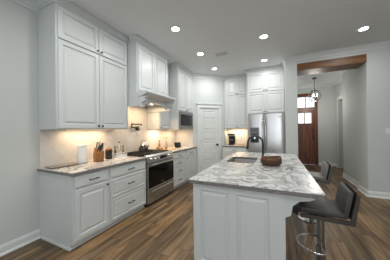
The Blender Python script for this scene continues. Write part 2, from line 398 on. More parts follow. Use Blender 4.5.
# crown mouldings of the room
CR = [(0, 3.07), (.062, 3.07), (.062, 3.056), (.052, 3.044), (.038, 3.015), (.022, 2.99), (.013, 2.983), (.013, 2.955), (0, 2.955)]
struct('trim_1', molding(bmesh.new(), [(LEFT_X, REAR_Y), (LEFT_X, 1.258)], CR), M['white'])
struct('trim_2', molding(bmesh.new(), [(-2.24, 4.74), (-1.5, 5.48), (-1.5, 5.53)], CR), M['white'])
struct('trim_3', molding(bmesh.new(), [(.205, 5.12), (.205, YH0), (RIGHT_X, YH0), ], CR), M['white'])
struct('trim_4', molding(bmesh.new(), [(.45, YH1+.015), (.45, 8.07), (HX, 8.07), (HX, 6.4)], CR), M['white'])
struct('trim_5', molding(bmesh.new(), [(1.735, 6.4), (1.735, YH1), (1.45, YH1)], CR), M['white'])
# baseboards
BB = [(0, 0), (.034, 0), (.032, .012), (.024, .022), (.016, .026), (.016, .088), (.010, .098), (.010, .106), (.005, .116), (0, .116)]
struct('baseboard_left', molding(bmesh.new(), [(LEFT_X, REAR_Y), (LEFT_X, 1.258)], BB), M['white'])
struct('baseboard_header', molding(bmesh.new(), [(1.735, 6.4), (1.735, YH1), (1.674, YH1), (1.674, YH0), (RIGHT_X, YH0)], BB), M['white'])
struct('baseboard_entry', molding(bmesh.new(), [(DR+.02, 8.07), (HX, 8.07), (HX, 7.81)], BB), M['white'])
struct('baseboard_hall', molding(bmesh.new(), [(HX, 6.96), (HX, 6.4)], BB), M['white'])
struct('baseboard_stub', molding(bmesh.new(), [(.205, 5.0), (.205, YH0), (.45, YH0), (.45, YH1)], BB), M['white'])

# cased opening in the hall's right wall
bm = bmesh.new()
for y0, y1, z0, z1 in ((6.97, 7.05, 0, 2.36), (7.72, 7.80, 0, 2.36), (6.95, 7.82, 2.36, 2.47)): box(bm, HX-.022, HX, y0, y1, z0, z1, .003)
box(bm, HX-.03, HX, 6.935, 7.835, 2.47, 2.50)
struct('trim_6', bm, M['white'])

# timber beam wrapping the header
bm = bmesh.new(); box(bm, .452, 1.672, YH0-.014, YH1+.014, 2.725, 2.884, .004)
tag(obj('ceiling_beam', bm, M['beam']), 'dark stained wooden beam spanning the top of the hall opening', 'beam')

# ------------------------------------------------------------------ hardware and cabinet builders (local frame: x right, y into wall, z up, face at y=0)
def knob_bm(x, z, y=-.020):
    return lathe(bmesh.new(), [(.0055, 0), (.0055, .012), (.012, .016), (.0155, .022), (.014, .028), (.006, .031)], (x, y, z), 16, Matrix.Rotation(R(90), 4, 'X'))
def pull_bm(x, z, L=.13, y=-.020):
    bm = bmesh.new()
    for s in (-1, 1): box(bm, x+s*L*.38-.005, x+s*L*.38+.005, y-.028, y, z-.005, z+.005)
    tube(bm, [(x-L/2, y-.030, z), (x+L/2, y-.030, z)], .0062, 8)
    return bm
def door(par, x0, x1, z0, z1, knob=None, name='door', fr=.052):
    d = obj(name, panel(bmesh.new(), x0, x1, z0, z1, raised(fr)), M['cab'], par)
    if knob: obj('knob', knob_bm(*knob), M['black'], d, True)
    return d
def drawer(par, x0, x1, z0, z1, style='flat', pl=.13):
    d = obj('drawer', panel(bmesh.new(), x0, x1, z0, z1, flat_front() if style == 'flat' else raised_s(.03)), M['cab'], par)
    obj('handle', pull_bm((x0+x1)/2, (z0+z1)/2, pl), M['black'], d, True)
    return d
CABCR = [(0, 3.068), (.055, 3.068), (.055, 3.052), (.046, 3.042), (.032, 3.018), (.016, 3.002), (.010, 2.998), (.010, 2.978), (0, 2.978)]
TOP = 3.068
def crown(par, path): obj('crown', molding(bmesh.new(), path, CABCR), M['cab'], par)

def base_cab(label, loc, rotz, W, D, cols, end_panel=False, group='white base cabinets'):
    """cols: list of (width, kind)"""
    t = thing('base_cabinet', label, 'cabinet', loc, rotz, group)
    bm = bmesh.new(); box(bm, 0, W, 0, D, .072, .874); box(bm, 0, W, .06, D, 0, .072)
    obj('body', bm, M['cab'], t)
    obj('toe_kick', B(.0, W, .048, .0595, 0, .022), M['white'], t)
    x = 0
    for wd, kind in cols:
        a, b = x+.022, x+wd-.022
        if kind == 'drawer_door_r' or kind == 'drawer_door_l':
            drawer(t, a, b, .715, .860, 'flat'); kx = b-.03 if kind[-1] == 'r' else a+.03
            door(t, a, b, .105, .695, (kx, .66))
        elif kind == 'drawers3':
            drawer(t, a, b, .715, .860, 'flat'); drawer(t, a, b, .435, .695, 'raised'); drawer(t, a, b, .105, .415, 'raised')
        elif kind == 'drawers4':
            drawer(t, a, b, .715, .860, 'flat'); drawer(t, a, b, .53, .695, 'raised'); drawer(t, a, b, .335, .51, 'raised'); drawer(t, a, b, .105, .315, 'raised')
        elif kind == 'pair':
            drawer(t, a, b, .715, .860, 'flat'); mid = (a+b)/2
            door(t, a, mid-.003, .105, .695, (mid-.035, .66)); door(t, mid+.003, b, .105, .695, (mid+.035, .66))
        x += wd
    return t

XF = -2.15; BD = -2.15-LEFT_X-.001
t = base_cab('white base cabinet at the near end of the run, one drawer over one door', (XF, 1.26, 0), R(90), .495, BD, [(.495, 'drawer_door_r')])
obj('end_trim', molding(bmesh.new(), [(0, .70), (0, .008)], [(0, 0), (-.012, 0), (-.012, .02), (-.006, .045), (0, .045)][::-1]), M['white'], t) if False else None
bm = B(-.012, -.0005, .048, .698, 0, .026); obj('shoe_trim', bm, M['white'], t)
base_cab('white three-drawer base cabinet left of the gas range', (XF, 1.755, 0), R(90), .768, BD, [(.768, 'drawers3')])
base_cab('white four-drawer base cabinet right of the gas range', (XF, 3.40, 0), R(90), .63, BD, [(.63, 'drawers4')])
base_cab('white base cabinet beside the pantry wall, small drawer over a door', (XF, 4.03, 0), R(90), .708, BD, [(.66, 'drawer_door_l')])

def worktop(name, label, x0, x1, y0, y1, m, z0=.874, z1=.914, hole=None, bev=.007):
    bm = bmesh.new()
    if hole is None: box(bm, x0, x1, y0, y1, z0, z1, bev)
    else:
        hx0, hx1, hy0, hy1, r = hole
        def rr(x0, x1, y0, y1, r, n=6):
            P = []
            for cx, cy, a0 in ((x1-r, y1-r, 0), (x0+r, y1-r, 90), (x0+r, y0+r, 180), (x1-r, y0+r, 270)):
                for k in range(n+1): a = R(a0+90*k/n); P.append((cx+r*math.cos(a), cy+r*math.sin(a)))
            return P
        O = rr(x0, x1, y0, y1, .02); I = rr(hx0, hx1, hy0, hy1, r)
        loops = []
        for poly, z in ((I, z0), (O, z0), (O, z1-.006), (rr(x0+.006, x1-.006, y0+.006, y1-.006, .02), z1), (I, z1)):
            loops.append([bm.verts.new((x, y, z)) for x, y in poly])
        n = len(O); loops.append(loops[0])
        for a, b in zip(loops, loops[1:]):
            for i in range(n): bm.faces.new((a[i], a[(i+1) % n], b[(i+1) % n], b[i]))
    bm.normal_update()
    bmesh.ops.recalc_face_normals(bm, faces=bm.faces)
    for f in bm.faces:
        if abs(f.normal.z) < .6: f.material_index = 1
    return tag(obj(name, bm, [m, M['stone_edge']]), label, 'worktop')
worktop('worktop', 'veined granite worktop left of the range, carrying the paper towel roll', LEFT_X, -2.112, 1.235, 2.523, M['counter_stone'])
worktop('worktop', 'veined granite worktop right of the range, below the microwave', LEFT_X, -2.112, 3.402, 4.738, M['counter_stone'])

# backsplashes (thin tile layers on the wall)
bm = bmesh.new(); WX = LEFT_X+.001; box(bm, WX, WX+.012, 1.262, 2.42, .916, 1.418); box(bm, WX, WX+.012, 2.42, 3.41, .916, 1.94); box(bm, WX, WX+.012, 3.41, 4.726, .916, 1.418)
tag(obj('backsplash', bm, M['tile']), 'pale diagonal marble tile backsplash behind the gas range run', 'backsplash')
tag(obj('backsplash', B(LEFT_X+.013, -2.25, 4.728, 4.739, .916, 1.418), M['tile']), 'short return of pale tile at the pantry end of the counter', 'backsplash')
tag(obj('backsplash', B(-1.498, -.755, 5.858, 5.869, .916, 1.418), M['tile']), 'pale tile backsplash behind the coffee maker beside the fridge', 'backsplash')

# ---- tall upper cabinet nearest the camera
def upper(label, loc, rotz, W, D, z0, splits, ndoors=2, knobside=None, crownpath=None, zt=2.962, li=.022):
    t = thing('upper_cabinet', label, 'cabinet', loc, rotz, 'white upper cabinets')
    bm = bmesh.new(); box(bm, 0, W, 0, D, z0, TOP); obj('body', bm, M['cab'], t)
    zs = [z0+.012] + splits + [zt]
    for k in range(len(zs)-1):
        a, b = zs[k]+(.008 if k else 0), zs[k+1]-.008
        kz = a+.035
        if ndoors == 2:
            mid = (W+li-.022)/2
            door(t, li, mid-.004, a, b, (mid-.033, kz)); door(t, mid+.004, W-.022, a, b, (mid+.033, kz))
        else: door(t, .022, W-.022, a, b, (knobside, kz))
    if crownpath: crown(t, crownpath)
    return t
upper('tall white upper cabinet nearest the camera, above the paper towel roll', (-2.45, 1.26, 0), R(90), 1.155, .395, 1.42, [2.55], crownpath=[(0, .395), (0, 0), (1.155, 0)])
t = upper('narrow white upper cabinet between the range hood and the microwave', (-2.50, 3.415, 0), R(90), .443, .345, 1.42, [2.55], 1, .05, crownpath=[(.0, 0), (.443, 0)])
# ---- hood
HY0, HY1 = 2.42, 3.405; HW = HY1-HY0; HF = -2.24
t = thing('range_hood', 'white wooden range hood cabinet with a carved mantel shelf above the gas range', 'range hood', (HF, HY0, 0), R(90))
D = HF-LEFT_X-.016
bm = bmesh.new(); box(bm, 0, HW, 0, D, 1.97, TOP); box(bm, 0, .02, 0, D, 1.83, 1.97); box(bm, HW-.02, HW, 0, D, 1.83, 1.97)
obj('body', bm, M['cab'], t)
for a, b, k in ((.03, HW/2-.004, 0), (HW/2+.004, HW-.03, 0)): door(t, a, b, 2.12, 2.945)
crown(t, [(0, .12), (0, 0), (HW, 0), (HW, .17)])
# arched valance
pts = [(0, 2.06), (0, 1.83), (.10, 1.83)]
for k in range(13):
    u = k/12; pts.append((.12+u*(HW-.24), 1.845+.085*math.sin(PI*u)**.6))
pts += [(HW-.10, 1.83), (HW, 1.83), (HW, 2.06)]
obj('valance', prism(bmesh.new(), pts, 'y', -.05, -.002), M['cab'], t)
MP = [(0, 2.085), (.235, 2.085), (.235, 2.06), (.222, 2.055), (.21, 2.037), (.17, 2.022), (.12, 2.002), (.06, 1.995), (0, 1.995)]
MPs = [(0, 2.085), (.035, 2.085), (.035, 2.06), (.03, 2.055), (.02, 2.03), (.0, 2.03)]
bm = bmesh.new(); prism(bm, [(-o, z) for o, z in MP], 'x', -.005, HW-.035)
obj('mantel_shelf', bm, M['cab'], t)
for x0 in (.005, HW-.125):
    cp = [(-.0505, 1.81), (-.085, 1.80), (-.112, 1.815), (-.118, 1.845), (-.10, 1.865), (-.098, 1.885), (-.125, 1.90), (-.158, 1.905), (-.172, 1.93), (-.160, 1.952), (-.168, 1.972), (-.195, 1.98), (-.205, 1.9945), (-.0505, 1.9945)]
    bm = bmesh.new(); prism(bm, cp, 'x', x0, x0+.08); obj('corbel', bm, M['cab'], t)
obj('hood_insert', B(.12, HW-.12, .06, D-.05, 1.955, 1.969), M['steel_h'], t)
for x in (.33, HW-.33): obj('hood_lamp', lathe(bmesh.new(), [(.03, 1.948), (.03, 1.954)], (x, .2, 0), 16), emis('hood lamp glow', (1, .8, .55), 6), t)
for yy in (HY0+.33, HY1-.33): area('hood_light', (HF-.25, yy, 1.94), (0, 0, 0), 0.12, .12, 5, WARM)

# ---- microwave cabinet
t = thing('upper_cabinet', 'white deep upper cabinet holding the microwave beside the pantry wall', 'cabinet', (HF, 3.862, 0), R(90), 'white upper cabinets')
W = .872; bm = bmesh.new()
box(bm, 0, W, 0, D, 1.87, TOP); box(bm, 0, .03, 0, D, 1.41, 1.87); box(bm, W-.03, W, 0, D, 1.41, 1.87); box(bm, .03, W-.03, 0, D, 1.41, 1.424); box(bm, .03, W-.03, D-.02, D, 1.44, 1.87)
obj('body', bm, M['cab'], t)
door(t, .03, W/2-.004, 1.90, 2.94, (W/2-.035, 1.935)); door(t, W/2+.004, W-.03, 1.90, 2.94, (W/2+.035, 1.935))
crown(t, [(0, .17), (0, 0), (W, 0)])
t = thing('microwave', 'built-in stainless microwave with a black glass door in the upper cabinet', 'microwave', (HF, 3.862, 0), R(90))
bm = bmesh.new(); box(bm, .033, W-.033, .001, .42, 1.425, 1.868); obj('body', bm, M['steel_h'], t)
bm = bmesh.new(); panel(bm, .034, W-.034, 1.426, 1.867, [(0, -.02), (.06, -.02), (.065, -.012)]); obj('trim_frame', bm, M['steel_m'], t)
obj('glass_door', B(.105, W-.25, -.022, -.012, 1.515, 1.80, .003), M['black_glass'], t)
obj('control_panel', B(W-.245, W-.105, -.021, -.012, 1.515, 1.80, .002), M['black_plastic'], t)
obj('display', B(W-.225, W-.125, -.0225, -.021, 1.745, 1.785), M['screen'], t)
bm = bmesh.new()
for i in range(3):
    for j in range(4): box(bm, W-.225+i*.036, W-.197+i*.036, -.0228, -.021, 1.54+j*.045, 1.57+j*.045)
obj('keypad', bm, M['dark_steel'], t)

# under cabinet lights
def striplight(label, loc, rotz, L, z, power):
    t = thing('under_cabinet_light', label, 'light', (loc[0], loc[1], 0), rotz, 'warm under cabinet lights')
    obj('housing', B(0, L, -.02, .02, z-.008, z-.001), M['plastic_white'], t)
    obj('diffuser', B(.01, L-.01, -.014, .014, z-.011, z-.0082), M['strip'], t)
    c, s = math.cos(rotz), math.sin(rotz)
    area('strip_lamp', (loc[0]+c*L/2, loc[1]+s*L/2, z-.014), (0, 0, rotz), L*.9, .03, power, WARM)
striplight('warm light strip under the tall cabinet nearest the camera', (-2.70, 1.50), R(90), .75, 1.42, 4.5)
striplight('warm light strip under the narrow cabinet beside the range hood', (-2.70, 3.48), R(90), .34, 1.42, 4.5)
striplight('warm light strip under the microwave cabinet', (-2.62, 3.95), R(90), .65, 1.409, 4.5)
striplight('warm light strip above the coffee maker', (-1.42, 5.72), 0, .56, 1.42, 5)

# ------------------------------------------------------------------ fridge wall
t = base_cab('white base cabinet under the coffee maker beside the fridge', (-1.498, 5.24, 0), 0, .741, .62, [(.741, 'pair')])
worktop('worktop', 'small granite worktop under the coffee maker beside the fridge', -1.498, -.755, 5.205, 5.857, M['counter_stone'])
upper('white upper cabinet above the coffee maker', (-1.498, 5.52, 0), 0, .748, .345, 1.42, [2.45], crownpath=[(0, 0), (.748, 0)], li=.085)
t = thing('upper_cabinet', 'white four-door cabinet above the stainless fridge', 'cabinet', (-.748, 5.20, 0), 0, 'white upper cabinets')
W = .972; D2 = .665
bm = bmesh.new(); box(bm, 0, W, 0, D2, 1.82, TOP); box(bm, -.0, .022, 0, D2, 0, 1.82)
obj('body', bm, M['cab'], t)
mid = (W)/2
for a, b in ((1.84, 2.405), (2.42, 2.935)):
    door(t, .025, mid-.004, a, b, (mid-.035, a+.035)); door(t, mid+.004, W-.025, a, b, (mid+.035, a+.035))
crown(t, [(0, .23), (0, 0), (W, 0)])
# fridge, side by side
FX0, FX1, FY = -.722, .198, 5.13
t = thing('refrigerator', 'stainless side-by-side refrigerator with a water dispenser in the left door', 'refrigerator', (FX0, FY, 0))
FW = FX1-FX0
obj('body', B(0, FW, .065, .70, .02, 1.80, .004), mat('dark fridge side', (.03, .03, .032), .4), t)
obj('base_grille', B(.01, FW-.01, .02, .064, .01, .09), M['black_plastic'], t)
seam = .415
def bowdoor(x0, x1, z0, z1):
    bm = bmesh.new(); n = 10; w = x1-x0; poly = [(x0, .062)]
    for k in range(n+1):
        u = k/n; poly.append((x0+u*w, -.012*math.sin(PI*u)**.5 if 0 < u < 1 else .006))
    poly.append((x1, .062)); prism(bm, poly, 'z', z0, z1); return bm
ld = obj('freezer_door', bowdoor(0, seam-.004, .10, 1.805), M['steel'], t, True)
rd = obj('fridge_door', bowdoor(seam+.004, FW, .10, 1.805), M['steel'], t, True)
def fhandle(x):
    bm = bmesh.new(); P = []
    for k in range(13):
        u = k/12; P.append((x, -.018-.045*math.sin(PI*u)**.35 if 0 < u < 1 else -.01, .80+.88*u))
    return tube(bm, P, .013, 10)
obj('handle', fhandle(seam-.038), M['chrome'], ld, True)
obj('handle', fhandle(seam+.042), M['chrome'], rd, True)
disp = obj('dispenser', B(.06, .29, -.0165, -.008, 1.02, 1.44, .004), M['dark_steel'], ld)
obj('dispenser_recess', B(.085, .265, -.0185, -.0166, 1.04, 1.28), M['black_glass'], disp)
obj('dispenser_display', B(.085, .265, -.0185, -.0166, 1.32, 1.41), M['screen'], disp)
obj('dispenser_lever', B(.155, .195, -.026, -.0186, 1.12, 1.22, .003), M['chrome'], disp)
obj('badge', B(FW-.16, FW-.06, -.011, -.004, 1.70, 1.715), M['dark_steel'], rd)

# ------------------------------------------------------------------ gas range
RY0, RY1 = 2.528, 3.396; RW = RY1-RY0; RF = -2.125
t = thing('gas_range', 'stainless slide-in gas range with black oven glass and cast iron grates', 'range', (RF, RY0, 0), R(90))
RD = RF-LEFT_X-.02
obj('body', B(.002, RW-.002, .02, RD, .03, .90), M['black_plastic'], t)
obj('cooktop', B(0, RW, .035, RD, .901, .922, .004), M['black_glass'], t)
bm = bmesh.new(); prism(bm, [(-.03, .805), (.03, .805), (.06, .932), (.03, .936), (-.005, .905)], 'x', .0, RW); cp = obj('control_panel', bm, M['steel_h'], t)
tilt = math.atan2(.025, .10)
def on_panel(x, u):  # u 0..1 up the slanted face
    return Vector((x, -.03+.025*u-.001, .805+.10*u))
rx = Matrix.Rotation(R(90)-0*tilt, 4, 'X') @ Matrix.Identity(4)
for k, x in enumerate((.09, .20, .31, RW-.20, RW-.09)):
    p = on_panel(x, .5)
    kn = lathe(bmesh.new(), [(.026, 0), (.026, .006), (.021, .010), (.019, .034), (.014, .037)], p, 20, Matrix.Rotation(R(90)-tilt*.9, 4, 'X'))
    obj('knob', kn, M['chrome'], cp, True)
bm = bmesh.new(); obox(bm, on_panel(RW/2+.06, .52)+Vector((0, -.001, 0)), Matrix.Rotation(-tilt, 3, 'X'), .24, .004, .062); obj('display', bm, M['screen'], cp)
od = obj('oven_door', panel(bmesh.new(), .006, RW-.006, .335, .795, [(0, -.022), (.004, -.026), (.008, -.026)], .018), M['steel_h'], t)
obj('oven_window', B(.012, RW-.012, -.029, -.0262, .34, .725, .002), M['black_glass'], od)
def rh(z, L=RW-.10):
    bm = bmesh.new(); x0, x1 = (RW-L)/2, (RW+L)/2
    P = [(x0+L*k/10, -.075-.012*math.sin(PI*k/10), z) for k in range(11)]
    tube(bm, P, .0125, 10)
    for x in (x0+.03, x1-.03): box(bm, x-.01, x+.01, -.074, -.026, z-.009, z+.009)
    return bm
obj('handle', rh(.762), M['chrome'], od, True)
dr = obj('warming_drawer', panel(bmesh.new(), .006, RW-.006, .055, .325, [(0, -.022), (.004, -.026), (.008, -.026)], .018), M['steel_h'], t)
obj('handle', rh(.295), M['chrome'], dr, True)
obj('logo', B(RW/2-.03, RW/2+.03, -.0296, -.0291, .375, .39), M['chrome'], od)
obj('toe_panel', B(.01, RW-.01, .03, .06, 0, .054), M['rubber'], t)
for gx0, gx1 in ((.03, .29), (.305, .565), (.58, RW-.03)):
    bm = bmesh.new(); y0, y1 = .085, RD-.05; z = .948
    for a, b, c, d in ((gx0, gx1, y0, y0+.012), (gx0, gx1, y1-.012, y1), (gx0, gx0+.012, y0, y1), (gx1-.012, gx1, y0, y1)): box(bm, a, b, c, d, z-.014, z)
    cx = (gx0+gx1)/2; cy = (y0+y1)/2
    box(bm, cx-.005, cx+.005, y0, y1, z-.012, z+.002)
    for yy in (y0+(y1-y0)*.25, cy, y0+(y1-y0)*.75): box(bm, gx0, gx1, yy-.005, yy+.005, z-.012, z+.002)
    for a in (gx0+.004, gx1-.014):
        for b in (y0+.004, y1-.014): box(bm, a, a+.01, b, b+.01, .922, z-.01)
    obj('grate', bm, M['iron'], t)
for bx in (.16, .435, RW-.16):
    for by in (.21, RD-.17):
        obj('burner', lathe(bmesh.new(), [(.045, .922), (.045, .930), (.032, .932), (.032, .937)], (bx, by, 0), 18), M['iron'], t, True)

# pot filler
t = thing('pot_filler', 'black folding pot filler tap on the tile behind the range', 'faucet', (LEFT_X+.0135, 2.88, 1.435)); t.scale = (1, 1.15, 1.15)
obj('wall_flange', lathe(bmesh.new(), [(.032, 0), (.032, .008), (.014, .012), (.014, .05)], (0, .14, 0), 18, Matrix.Rotation(R(90), 4, 'Y')), M['black'], t, True)
bm = bmesh.new(); tube(bm, [(.05, .14, -.03), (.05, .14, .05)], .012, 10); tube(bm, [(.05, .14, .03), (.055, -.03, .03)], .011, 10)
obj('lower_arm', bm, M['black'], t, True)
bm = bmesh.new(); tube(bm, [(.055, -.03, .015), (.055, -.03, .10)], .013, 10); tube(bm, [(.055, -.03, .085), (.06, .22, .085)], .011, 10); tube(bm, [(.06, .22, .095), (.06, .22, .06)], .012, 10)
obj('upper_arm', bm, M['black'], t, True)
bm = bmesh.new(); tube(bm, [(.03, .14, -.01), (.10, .14, -.01)], .006, 8); tube(bm, [(.06, .11, -.03), (.06, .17, -.03)], .006, 8); obj('valve_lever', bm, M['black'], t, True)

# ------------------------------------------------------------------ pantry door (child of the angled wall's frame, own structure)
pd = sthing('door_1', (-2.24, 4.74, 0), R(45))
bm = bmesh.new(); x0, x1 = DX0+.012, DX1-.012; z0, z1 = .012, DH-.012
box(bm, x0, x1, .022, .05, z0, z1)
n = 6; rail = .088; ph = (z1-z0-rail*(n+1)-.04)/n
st = .095
box(bm, x0, x0+st, .01, .022, z0, z1); box(bm, x1-st, x1, .01, .022, z0, z1)
z = z0
for i in range(n+1):
    hh = rail+(.04 if i == 0 else 0); box(bm, x0+st, x1-st, .01, .022, z, z+hh); z += hh
    if i < n:
        panel(bm, x0+st+.012, x1-st-.012, z+.012, z+ph-.012, [(0, .021), (.006, .0215), (.024, .010)], .0219); z += ph
obj('door_leaf', bm, M['white'], pd)
obj('door_knob', lathe(bmesh.new(), [(.032, 0), (.032, .006), (.012, .010), (.012, .03), (.028, .036), (.034, .05), (.026, .064)], (x1-.05, .009, .93), 18, Matrix.Rotation(R(90), 4, 'X')), M['black'], pd, True)
for zz in (.25, 1.05, 1.82): obj('hinge', B(DX0+.001, DX0+.013, .0, .0095, zz-.045, zz+.045), M['dark_steel'], pd)
bm = bmesh.new()
box(bm, DX0-.085, DX0, -.018, 0, 0, DH, .003); box(bm, DX1, DX1+.085, -.018, 0, 0, DH, .003); box(bm, DX0-.085, DX1+.085, -.020, 0, DH, DH+.11, .003)
box(bm, DX0-.10, DX1+.10, -.045, 0, DH+.11, DH+.135, .004); box(bm, DX0-.092, DX1+.092, -.03, 0, DH+.095, DH+.11)
box(bm, DX0, DX0+.010, 0, .1, 0, DH); box(bm, DX1-.010, DX1, 0, .1, 0, DH); box(bm, DX0+.01, DX1-.01, 0, .1, DH-.010, DH)
obj('door_casing', bm, M['white'], pd)

# ------------------------------------------------------------------ front door at the end of the hall
fd = sthing('door_2', (0, 8.07, 0))
bm = bmesh.new()
for a, b, c, d in ((DL, DL+.05, 0, 2.67), (DR-.05, DR, 0, 2.67), (DL+.05, DR-.05, 2.63, 2.67), (DL+.05, DR-.05, 2.135, 2.215)): box(bm, a, b, -.012, .12, c, d)
for a, b, c, d in ((DR-.015, DR+.035, 0, 2.72), (DL-.03, DL+.015, 0, 2.72), (DL-.03, DR+.035, 2.66, 2.75)): box(bm, a, b, -.03, -.001, c, d)
obj('door_frame', bm, M['door_wood'], fd)
lx0, lx1 = DL+.052, DR-.052; LW = lx1-lx0
bm = bmesh.new()
box(bm, lx0, lx0+.11, .02, .065, .01, 2.13); box(bm, lx1-.11, lx1, .02, .065, .01, 2.13)
box(bm, lx0+.11, lx1-.11, .02, .065, .01, .26); box(bm, lx0+.11, lx1-.11, .02, .065, 1.42, 1.60); box(bm, lx0+.11, lx1-.11, .02, .065, 2.0, 2.13)
box(bm, lx0+.11, lx1-.11, .035, .05, .26, 1.42)
pw_ = (LW-.22); 
for k in (1, 2): box(bm, lx0+.11+pw_*k/3-.014, lx0+.11+pw_*k/3+.014, .025, .06, 1.60, 2.0)
box(bm, lx0+LW/2-.05, lx0+LW/2+.05, .02, .065, .26, 1.42)
box(bm, lx0+.09, lx1-.09, -.005, .02, 1.565, 1.60)
obj('door_leaf', bm, M['door_wood'], fd)
obj('door_pane', B(lx0+.112, lx1-.112, .040, .046, 1.602, 1.998), M['glass'], fd)
bm = bmesh.new()
for k in (1, 2): box(bm, lx0+LW*k/3-.012, lx0+LW*k/3+.012, .02, .07, 2.217, 2.628)
obj('transom_bar', bm, M['door_wood'], fd)
obj('transom_pane', B(lx0, lx1, .040, .046, 2.218, 2.627), M['glass'], fd)
bm = bmesh.new(); box(bm, lx1-.085, lx1-.045, .005, .0195, .98, 1.22, .004); tube(bm, [(lx1-.065, -.03, 1.0), (lx1-.065, -.045, 1.05), (lx1-.065, -.03, 1.12)], .01, 8); tube(bm, [(lx1-.065, .005, 1.0), (lx1-.065, -.03, 1.0)], .008, 8)
obj('door_handle', bm, M['black'], fd, True)
bm = lathe(bmesh.new(), [(.028, 0), (.028, .012), (.018, .018)], (lx1-.065, .0195, 1.30), 16, Matrix.Rotation(R(90), 4, 'X')); obj('deadbolt', bm, M['black'], fd, True)

# ------------------------------------------------------------------ island
IX0, IX1, IY0, IY1 = -.745, .055, 1.56, 3.78
t = thing('kitchen_island', 'white panelled kitchen island cabinet in the middle of the floor', 'island', (IX0, IY0, 0))
IW, IL = IX1-IX0, IY1-IY0
bm = bmesh.new()
for a, b, c, d in ((.02, IW, 0.02, .04), (.02, IW, IL-.04, IL), (.02, .04, .04, IL-.04), (IW-.02, IW, .04, IL-.04)): box(bm, a, b, c, d, .0, .873)
box(bm, .04, IW-.02, .04, IL-.04, .06, .08)
obj('body', bm, M['cab'], t)
bm = bmesh.new()   # end panel facing the camera: frame with two raised fields
fr = [(0, .072), (.345, .415), (.682, IW)]
for a, b in fr: box(bm, a, b, -.001, .02, 0, .873)
for a, b in ((.072, .345), (.415, .682)): box(bm, a, b, -.001, .02, .815, .873); box(bm, a, b, -.001, .02, 0, .14)
for a, b in ((.072, .345), (.415, .682)): panel(bm, a, b, .14, .815, [(0, .0), (.008, .012), (.016, .012), (.04, .002)], .02)
obj('end_panel', bm, M['cab'], t)
bm = bmesh.new(); box(bm, -.012, IW+.002, -.012, -.001, 0, .10, .002); obj('skirting', bm, M['cab'], t)
def islanddoor(y0, y1, z0, z1, kn=None):
    bm = panel(bmesh.new(), y0, y1, z0, z1, raised()); 
    d = obj('door', bm, M['cab'], t); d.rotation_euler = (0, 0, R(-90)); d.location = (.02, IL, 0)
    if kn: k = obj('knob', knob_bm(*kn), M['black'], d, True)
for a, b in ((.03, .50), (.52, .98), (1.00, 1.46), (1.48, 2.17)): islanddoor(a, b, .13, .85, (b-.04, .80))
for y in (.02, 1.08, IL-.10):   # brackets under the overhang
    bm = bmesh.new(); prism(bm, [(IW, .873), (IW+.20, .873), (IW+.20, .85), (IW+.17, .835), (IW+.10, .82), (IW+.055, .78), (IW+.04, .70), (IW+.0, .68)], 'y', y, y+.07)
    obj('bracket', bm, M['cab'], t)
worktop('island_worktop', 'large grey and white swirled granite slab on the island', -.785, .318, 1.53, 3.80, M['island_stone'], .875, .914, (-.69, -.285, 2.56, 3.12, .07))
# sink
t = thing('sink', 'undermount stainless sink basin set in the island slab', 'sink', (-.4875, 2.84, .60))
def rrect(w, h, r, n=6):
    P = []
    for cx, cy, a0 in ((w/2-r, h/2-r, 0), (-w/2+r, h/2-r, 90), (-w/2+r, -h/2+r, 180), (w/2-r, -h/2+r, 270)):
        for k in range(n+1): a = R(a0+90*k/n); P.append((cx+r*math.cos(a), cy+r*math.sin(a)))
    return P
bm = bmesh.new(); loops = []
for w_, h_, r_, z in ((.45, .60, .08, .272), (.415, .57, .075, .272), (.405, .56, .07, .10), (.36, .51, .06, .07), (.10, .10, .03, .064)):
    loops.append([bm.verts.new((x, y, z)) for x, y in rrect(w_, h_, r_)])
for a, b in zip(loops, loops[1:]):
    for i in range(len(a)): bm.faces.new((a[i], a[(i+1) % len(a)], b[(i+1) % len(a)], b[i]))
bm.faces.new(loops[-1])
obj('basin', bm, M['sink_steel'], t, True)
obj('drain', lathe(bmesh.new(), [(.045, .066), (.045, .069), (.02, .067)], (0, 0, 0), 20), M['dark_steel'], t, True)
# faucet
t = thing('faucet', 'tall matte black gooseneck faucet standing by the island sink', 'faucet', (-.19, 2.86, .914))
bm = bmesh.new(); lathe(bm, [(.027, 0), (.027, .008), (.018, .014), (.018, .07), (.014, .075)], (0, 0, 0), 18); obj('base', bm, M['black'], t, True)
P = [(0, 0, .07), (0, 0, .26)]
for k in range(1, 13): a = PI*k/12; P.append((-.11+.11*math.cos(a), 0, .26+.11*math.sin(a)))
obj('spout', tube(bmesh.new(), P, .0145, 12), M['black'], t, True)
obj('spray_head', tube(bmesh.new(), [(-.22, 0, .265), (-.222, 0, .24), (-.228, 0, .18), (-.23, 0, .165)], [.013, .017, .020, .018], 12), M['black'], t, True)
bm = bmesh.new(); tube(bm, [(.0, .012, .045), (.0, .045, .05), (.01, .05, .11)], .006, 8); obj('lever', bm, M['black'], t, True)
# carved wooden basket
t = thing('wooden_bowl', 'rough brown wooden bowl with a woven side on the island slab', 'bowl', (-.072, 2.52, .914)); t.scale = (.88, .9, 1.12)
bm = bmesh.new(); seg = 28; prof = [(.075, 0), (.118, .004), (.134, .03), (.140, .06), (.134, .088), (.132, .10), (.120, .10), (.118, .085), (.105, .03), (.05, .018)]
rings = []
for r_, z in prof:
    ring = []
    for i in range(seg):
        a = 2*PI*i/seg; k = 1+.025*math.sin(3*a+1)+.012*math.sin(7*a)
        ring.append(bm.verts.new((r_*k*math.cos(a)*1.03, r_*k*math.sin(a)*.82, z+(.008*math.sin(2*a+.7) if z > .05 else 0))))
    rings.append(ring)
for a, b in zip(rings, rings[1:]):
    for i in range(seg): bm.faces.new((a[i], a[(i+1) % seg], b[(i+1) % seg], b[i]))
bm.faces.new(rings[0][::-1]); bm.faces.new(rings[-1])
obj('bowl_body', bm, M['basket_wood'], t, True)
